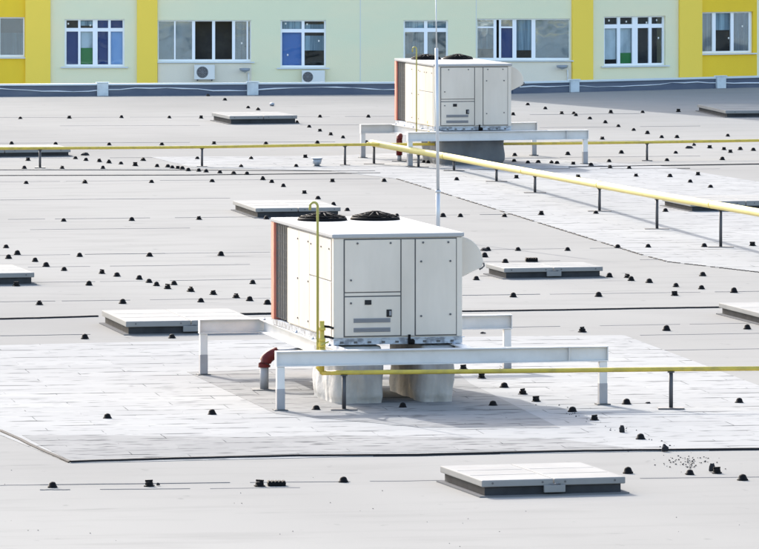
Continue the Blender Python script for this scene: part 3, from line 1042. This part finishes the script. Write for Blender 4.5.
# ------------------------------------------------------------------ parapet
def parapet(label, A, B, hgt, chamfer, piers, wav):
    t = thing('parapet', label, 'parapet wall', A, math.atan2(B.y - A.y, B.x - A.x))
    Ln = (Vector((B.x, B.y)) - Vector((A.x, A.y))).length
    MB().prism([(0, 0, 0), (Ln, 0, 0), (Ln, 0, hgt), (chamfer, 0, hgt)], (0, .3, 0)).build('upstand', 'slate', t)
    MB().box((chamfer - .02, -.05, hgt), (Ln, .36, hgt + .05)).build('coping', 'coping', t)
    pts = []
    x = chamfer + .25
    while x < Ln:
        z = hgt * (.58 + .16 * math.sin(x * 1.15) * wav + .06 * random.uniform(-1, 1))
        pts.append(Vector((x, -.012, z)))
        x += .5
    s = MB()
    for i in range(len(pts) - 1):
        pass
    s.tube(pts, [random.uniform(.006, .026) for _ in pts], 6)
    s.build('sealant_line', 'sealant', t)
    for px, pw in piers:
        p = MB().box((px - pw / 2, -.10, 0), (px + pw / 2, .0, hgt + .07)).build('pier', 'pier', t, .01)
        MB().box((px - pw / 2 - .03, -.12, hgt + .07), (px + pw / 2 + .03, .05, hgt + .10)).build('pier_cap', 'coping', p)


def along(A, B, x):
    # distance along the parapet line where photograph column x meets it
    k = (x - CX) / F
    d_ = Vector((B.x - A.x, B.y - A.y))
    tt = (k * A.y - A.x) / (d_.x - k * d_.y)
    return tt * d_.length


Lp0, Lp1 = gnd(-60, 96.8), gnd(512.5, 93.6)
parapet('dark slate parapet with white coping along the left far roof edge', Lp0, Lp1, .345, 0.0,
        [(along(Lp0, Lp1, 102.5), .36), (along(Lp0, Lp1, 252.5), .36)], 1)
Rp0, Rp1 = gnd(513, 93.6), gnd(880, 84)
parapet('dark slate parapet in building shadow running behind the right far roof', Rp0, Rp1, .32, 0.0,
        [(along(Rp0, Rp1, 573.5), .34), (along(Rp0, Rp1, 720), .36)], .6)

# added pale slab, hidden behind the parapet, that bounces light onto the facade
structure(MB().prism([(-60, PL0.y + .35, -.5), (PL1.x, PL1.y + .35, -.5), (PR1.x, PR1.y + .35, -.5), (PR1.x + 4, 240, -.5), (-60, 240, -.5)], (0, 0, -.3)).build('bounce_slab', 'lower'))

# ------------------------------------------------------------------ building
YB = 217.0
bld = thing('apartment_building', 'pale green and yellow plastered building with white framed windows behind the roof', 'building', (0, 0, 0))
TAN_L, TAN_R = -.03, .45
XW = (571 - CX) * YB / F


def on_wall(x, y, right=False, off=0.0):
    """where a photograph pixel meets the facade plane (left run, or the right run that turns away)"""
    k = (x - CX) / F
    if not right:
        Y = (YB + off) / (1 - TAN_L * 0 * k)
        return at(x, y, Y)
    # plane: Y = YB + off + TAN_R*(X-XW)
    Y = (YB + off - TAN_R * XW) / (1 - TAN_R * k)
    return at(x, y, Y)


def facade_run(name, x0, x1, holes, right, m, z0=-12.0, z1=6.0, thick=.22):
    """front face with real window openings and reveals; holes in photo pixels"""
    P = lambda x: on_wall(x, 0, right)
    th = math.atan(TAN_R) if right else 0
    A = P(x0)
    u = Vector((math.cos(th), math.sin(th), 0))
    nrm = Vector((math.sin(th), -math.cos(th), 0))
    A = Vector((A.x, A.y, 0))
    su = lambda x: (Vector((P(x).x, P(x).y, 0)) - A).dot(u)
    hs = []
    for (hx0, hy0, hx1, hy1) in holes:
        hs.append((su(hx0), on_wall(hx0, hy1, right).z, su(hx1), on_wall(hx0, hy0, right).z))
    us = sorted(set([0, su(x1)] + [h[0] for h in hs] + [h[2] for h in hs]))
    zs = sorted(set([z0, z1] + [h[1] for h in hs] + [h[3] for h in hs]))
    b = MB()
    for ua, ub in zip(us, us[1:]):
        for za, zb in zip(zs, zs[1:]):
            um, zm = (ua + ub) / 2, (za + zb) / 2
            if any(h[0] < um < h[2] and h[1] < zm < h[3] for h in hs):
                continue
            b.quad(A + u * ua + Vector((0, 0, za)), A + u * ub + Vector((0, 0, za)), A + u * ub + Vector((0, 0, zb)), A + u * ua + Vector((0, 0, zb)))
    bk = -nrm * thick
    for (ua, za, ub, zb) in hs:
        c = [A + u * a_ + Vector((0, 0, z_)) for a_, z_ in ((ua, za), (ub, za), (ub, zb), (ua, zb))]
        for i in range(4):
            b.quad(c[i], c[(i + 1) % 4], c[(i + 1) % 4] + bk, c[i] + bk)
    # ends and top give the wall its thickness
    p, q = A, A + u * su(x1)
    b.quad(p + Vector((0, 0, z1)), q + Vector((0, 0, z1)), q + bk + Vector((0, 0, z1)), p + bk + Vector((0, 0, z1)))
    b.quad(p + Vector((0, 0, z0)), p + Vector((0, 0, z1)), p + bk + Vector((0, 0, z1)), p + bk + Vector((0, 0, z0)))
    b.quad(q + Vector((0, 0, z0)), q + Vector((0, 0, z1)), q + bk + Vector((0, 0, z1)), q + bk + Vector((0, 0, z0)))
    b.build(name, m, bld)
    return A, u, nrm, su


def window(rect, right, bars, transom, panes, sill=True, tcols=None):
    """rect photo px; bars = list of (x0,x1) vertical members in px incl. frame; transom = (y0,y1) or None; panes = per column (upper, lower) fill"""
    x0, y0, x1, y1 = rect
    th = math.atan(TAN_R) if right else 0
    P = lambda x: on_wall(x, 0, right)
    O = on_wall(x0, y1, right)
    root = None
    uvec = Vector((math.cos(th), math.sin(th), 0))
    su = lambda x: (Vector((P(x).x, P(x).y, 0)) - Vector((O.x, O.y, 0))).dot(uvec)
    zz = lambda y: on_wall(x0, y, right).z - O.z
    # local frame: u along wall, y into the wall, z up
    f = MB()
    d0, d1 = .10, .17
    W_, H_ = su(x1), zz(y0)
    for a, b2 in bars:
        f.box((su(a), d0, 0), (su(b2), d1, H_))
    fr = .05
    segs = [(bars[i][1], bars[i + 1][0]) for i in range(len(bars) - 1)]
    bot = .07
    for a, b2 in segs:
        f.box((su(a), d0 + .002, 0), (su(b2), d1 - .002, bot))
        f.box((su(a), d0 + .002, H_ - .045), (su(b2), d1 - .002, H_))
        if transom and (tcols is None or (a, b2) in [segs[q] for q in tcols]):
            f.box((su(a), d0 + .002, zz(transom[1])), (su(b2), d1 - .002, zz(transom[0])))
    wo = f.build('window', 'upvc', bld)
    wo.location = O
    wo.rotation_euler = (0, 0, th)
    for i, (a, b2) in enumerate(segs):
        ua, ub = su(a), su(b2)
        fills = panes[i]
        tr = transom and (tcols is None or i in tcols)
        cells = [(bot, zz(transom[1]) if tr else H_ - .045, fills[1])]
        if tr:
            cells.append((zz(transom[0]), H_ - .045, fills[0]))
        for za, zb, fill in cells:
            parts_ = fill.split('+')
            gl = 'mirror' if 'mirror' in parts_ else 'glass'
            if 'open' not in parts_:
                MB().box((ua + .001, d0 + .03, za + .001), (ub - .001, d0 + .036, zb - .001)).build('pane', gl, wo)
            for q in parts_:
                if ':' in q:
                    m_, lo, hi = q.split(':')
                    lo, hi = float(lo), float(hi)
                    MB().box((ua + .004, d0 + .10, za + (zb - za) * lo), (ub - .004, d0 + .12, za + (zb - za) * hi)).build('blind', m_, wo)
                if q == 'sticker':
                    for _ in range(1):
                        sx, sz = random.uniform(ua + .06, ub - .06), random.uniform(za + (zb - za) * .2, za + (zb - za) * .8)
                        MB().box((sx - .025, d0 + .022, sz - .03), (sx + .025, d0 + .028, sz + .03)).build('sticker', 'acwhite', wo)
    # dark room behind
    MB().box((-.05, .75, -.05), (W_ + .05, .78, H_ + .05)).build('room_back', 'room', wo)
    if sill:
        MB().box((-.12, -.09, -.045), (W_ + .12, .10, -.004)).build('sill', 'sill', wo)
    return wo


# ---- walls (left run is frontal, right run turns away)
W0 = (-30, 17, 24.5, 57)
W1 = (64.5, 19, 124.5, 66.5)
W2 = (158, 20, 251, 61.5)
W3 = (280.5, 20, 326, 67.5)
W4 = (403.5, 20, 448, 67.5)
W5 = (477, 18.5, 570, 60)
W6 = (604, 16.5, 665.5, 66)
W7 = (701, 12, 753, 53.5)
facade_run('yellow_wall', -60, 27, [W0], False, 'yellowwall')
facade_run('wall', 27.02, 320, [W1, W2, W3[:0] or (280.5, 20, 319.9, 67.5)] if False else [W1, W2], False, 'facade') if False else None
facade_run('wall', 27.02, 571, [W1, W2, W3, W4, W5], False, 'facade')
facade_run('wall', 571, 701, [W6], True, 'facade')
facade_run('yellow_wall', 701.02, 757, [(701.03, 12, 753, 53.5)], True, 'yellowwall')
facade_run('wall', 757.02, 830, [], True, 'facade')


def pilaster(xa, xb, right, out=.10):
    th = math.atan(TAN_R) if right else 0
    O = on_wall(xa, 0, right)
    q = on_wall(xb, 0, right)
    ln = math.hypot(q.x - O.x, q.y - O.y)
    p = MB().box((0, -out, -12), (ln, -.003, 5.9)).build('pilaster', 'yellowpil', bld)
    p.location = (O.x, O.y, 0)
    p.rotation_euler = (0, 0, th)


pilaster(25.5, 50.5, False)
pilaster(137, 157.5, False)
pilaster(571.5, 592, True)
pilaster(678.5, 701, True)
# cream panels under the two ribbon windows
for xa, xb, yt in ((157.8, 251.5, 63.2), (476.8, 570.8, 61.8)):
    O = on_wall(xa, yt)
    q = on_wall(xb, yt)
    MB().box((O.x, YB - .022, -12), (q.x, YB - .003, O.z)).build('spandrel', 'spandrel', bld)
# faint plaster joints
for x in (360, 476):
    o = MB().box((0, -.006, -2), (.02, -.001, 5.8)).build('plaster_joint', 'sill', bld)
    p = on_wall(x, 0)
    o.location = (p.x, p.y, 0)
# body of the building behind the facade: low left wing, tall block from the middle on
xl = at(319, 0, YB).x
b = MB()
b.box((-40, YB + 1.0, -12), (xl - .01, YB + 14, 4.6))
b.build('left_wing', 'facade', bld)
b = MB()
b.prism([(xl, YB + 1.05, -12), (XW, YB + 1.05, -12), (XW + 14, YB + 1.05 + 14 * TAN_R, -12), (XW + 14, YB + 24, -12), (xl, YB + 24, -12)], (0, 0, 36))
b.build('tall_block', 'facade', bld)
MB().box((-40, YB - .25, 6.0), (xl - .01, YB + 1.0, 6.12)).build('eaves', 'coping', bld)
# upper wall continues above the picture on the tall block
b = MB()
b.prism([(xl, YB, 6.15), (XW, YB, 6.15), (XW + 14, YB + 14 * TAN_R, 6.15), (XW + 14, YB + 14 * TAN_R + 1, 6.15), (XW, YB + 1.0, 6.15), (xl, YB + 1.0, 6.15)], (0, 0, 17.8))
b.build('upper_wall', 'facade', bld)

window(W0, False, [(-30, -28), (-2, 0), (23, 24.5)], None, [('', 'mirror+greyc:0:1'), ('', 'mirror+greyc:0:.6')])
window(W1, False, [(64.5, 66.3), (78, 80.4), (92.6, 97.4), (108, 110.6), (122.5, 124.5)], (28, 31.5),
       [('sticker', 'navy:0:1'), ('sticker+greyc:.3:.9', 'whiteb:.5:1+green:0:.5'), ('navy:0:1', 'navy:0:1'), ('navy:0:1', 'skyblue:0:1')])
window(W2, False, [(158, 158.6), (174, 175.5), (192, 195), (212, 215), (232, 235), (246.5, 248), (250, 251)], None,
       [('', 'mirror+whiteb:.0:1'), ('', 'mirror+whiteb:.0:1'), ('', 'open'), ('', 'open'), ('', 'mirror+sticker+greyc:0:1'), ('', 'mirror+greyc:0:1')])
window(W3, False, [(280.5, 282), (301.5, 304.5), (324, 326)], (29, 32.5), [('sticker+greyc:0:1', 'blue:0:1+sticker'), ('sticker+greyc:0:.6', 'sticker+greyc:.45:.9')])
window(W4, False, [(403.5, 405), (424, 427.5), (446, 448)], (28, 32), [('greyc:0:1', 'mirror+greyc:.35:1'), ('greyc:0:1', 'mirror+greyc:.35:1')])
window(W5, False, [(477, 477.6), (493.5, 496.5), (499, 501.2), (512.5, 516.5), (531.5, 535.5), (569, 570)], (26.5, 28),
       [('mirror+whiteb:0:.7', 'mirror+greyc:.3:1'), ('', 'open'), ('mirror', 'navy:0:1'), ('mirror', 'greyc:.2:1'), ('', 'mirror+whiteb:.0:1')], tcols=(0, 2))
window(W6, True, [(604, 606), (618.5, 621.5), (633.5, 639), (650, 653), (663.5, 665.5)], (24.5, 28.5),
       [('sticker', 'whiteb:.12:1'), ('sticker', 'whiteb:.3:1+green:0:.3'), ('sticker', ''), ('sticker', 'sticker')])
window(W7, True, [(701, 701.8), (713.5, 717), (732, 735), (750, 753)], None, [('', 'mirror+greyc:0:1'), ('', 'sticker+greyc:.55:1'), ('', 'mirror+sticker+greyc:0:1')])


# outdoor air conditioners hung on the facade
def wall_ac(label, x0, y0, x1, y1, fan_c, right=False):
    O = on_wall(x0, y1, right)
    q = on_wall(x1, y0, right)
    wd, hh = math.hypot(q.x - O.x, q.y - O.y), on_wall(x0, y0, right).z - O.z
    t = thing('outdoor_ac', label, 'air conditioner', O + Vector((0, -.36, 0)), math.atan(TAN_R) if right else 0, 'outdoor air conditioners on the facade')
    c = MB().box((0, 0, 0), (wd, .30, hh)).build('casing', 'acwhite', t, .012)
    r = min(hh * .40, wd * .3)
    fx = wd * fan_c
    g = MB()
    g.tube([(fx, -.004, hh * .5), (fx, .01, hh * .5)], r, 24)
    fg = g.build('fan_opening', 'acgrey', t)
    gr = MB()
    for k in range(1, 4):
        rr = r * k / 3.4
        gr.tube([(fx + rr * math.cos(2 * PI * i / 20), -.012, hh * .5 + rr * math.sin(2 * PI * i / 20)) for i in range(21)], .006, 6, False)
    for k in range(4):
        a = PI * k / 4
        gr.tube([(fx - r * .95 * math.cos(a), -.012, hh * .5 - r * .95 * math.sin(a)), (fx + r * .95 * math.cos(a), -.012, hh * .5 + r * .95 * math.sin(a))], .006, 6)
    gr.build('fan_grille', 'louvre', fg)
    for px in (.15, .85):
        MB().box((wd * px - .02, .02, -.05), (wd * px + .02, .355, -.002)).build('bracket', 'stand', t)


wall_ac('white outdoor air conditioner below the ribbon window with two open dark panes', 194.5, 64.5, 215, 79, .40)
wall_ac('outdoor air conditioner partly below the parapet, under the window with blue blind', 302, 70, 325, 83, .26)


def wall_lamp(label, x, y, wpx, side):
    O = on_wall(x, y)
    s = F / YB
    r = wpx / s / 2
    t = thing('satellite_dish', label, 'wall fitting', O + Vector((0, -.02, 0)))
    MB().tube([(0, 0, -.1), (0, -.3, -.05)], .03, 8).build('arm', 'pier', t)
    MB().lathe([(r * .3, -.08), (r * .9, -.04), (r, .03), (r * .92, .04), (r * .3, .0)], (0, -.3, .0), 16).build('dish', 'funnel', t)
    MB().tube([(side * r, -.05, -.12), (side * r * 1.1, -.05, -.32), (side * r * 1.0, -.05, -.5)], .03, 8).build('cable_duct', 'acwhite', t)


wall_lamp('small grey round fitting on the facade right of the ribbon window air conditioner', 245, 69, 11, .6)
wall_lamp('grey round fitting on the facade left of the right yellow strip', 562, 66, 12, .9)
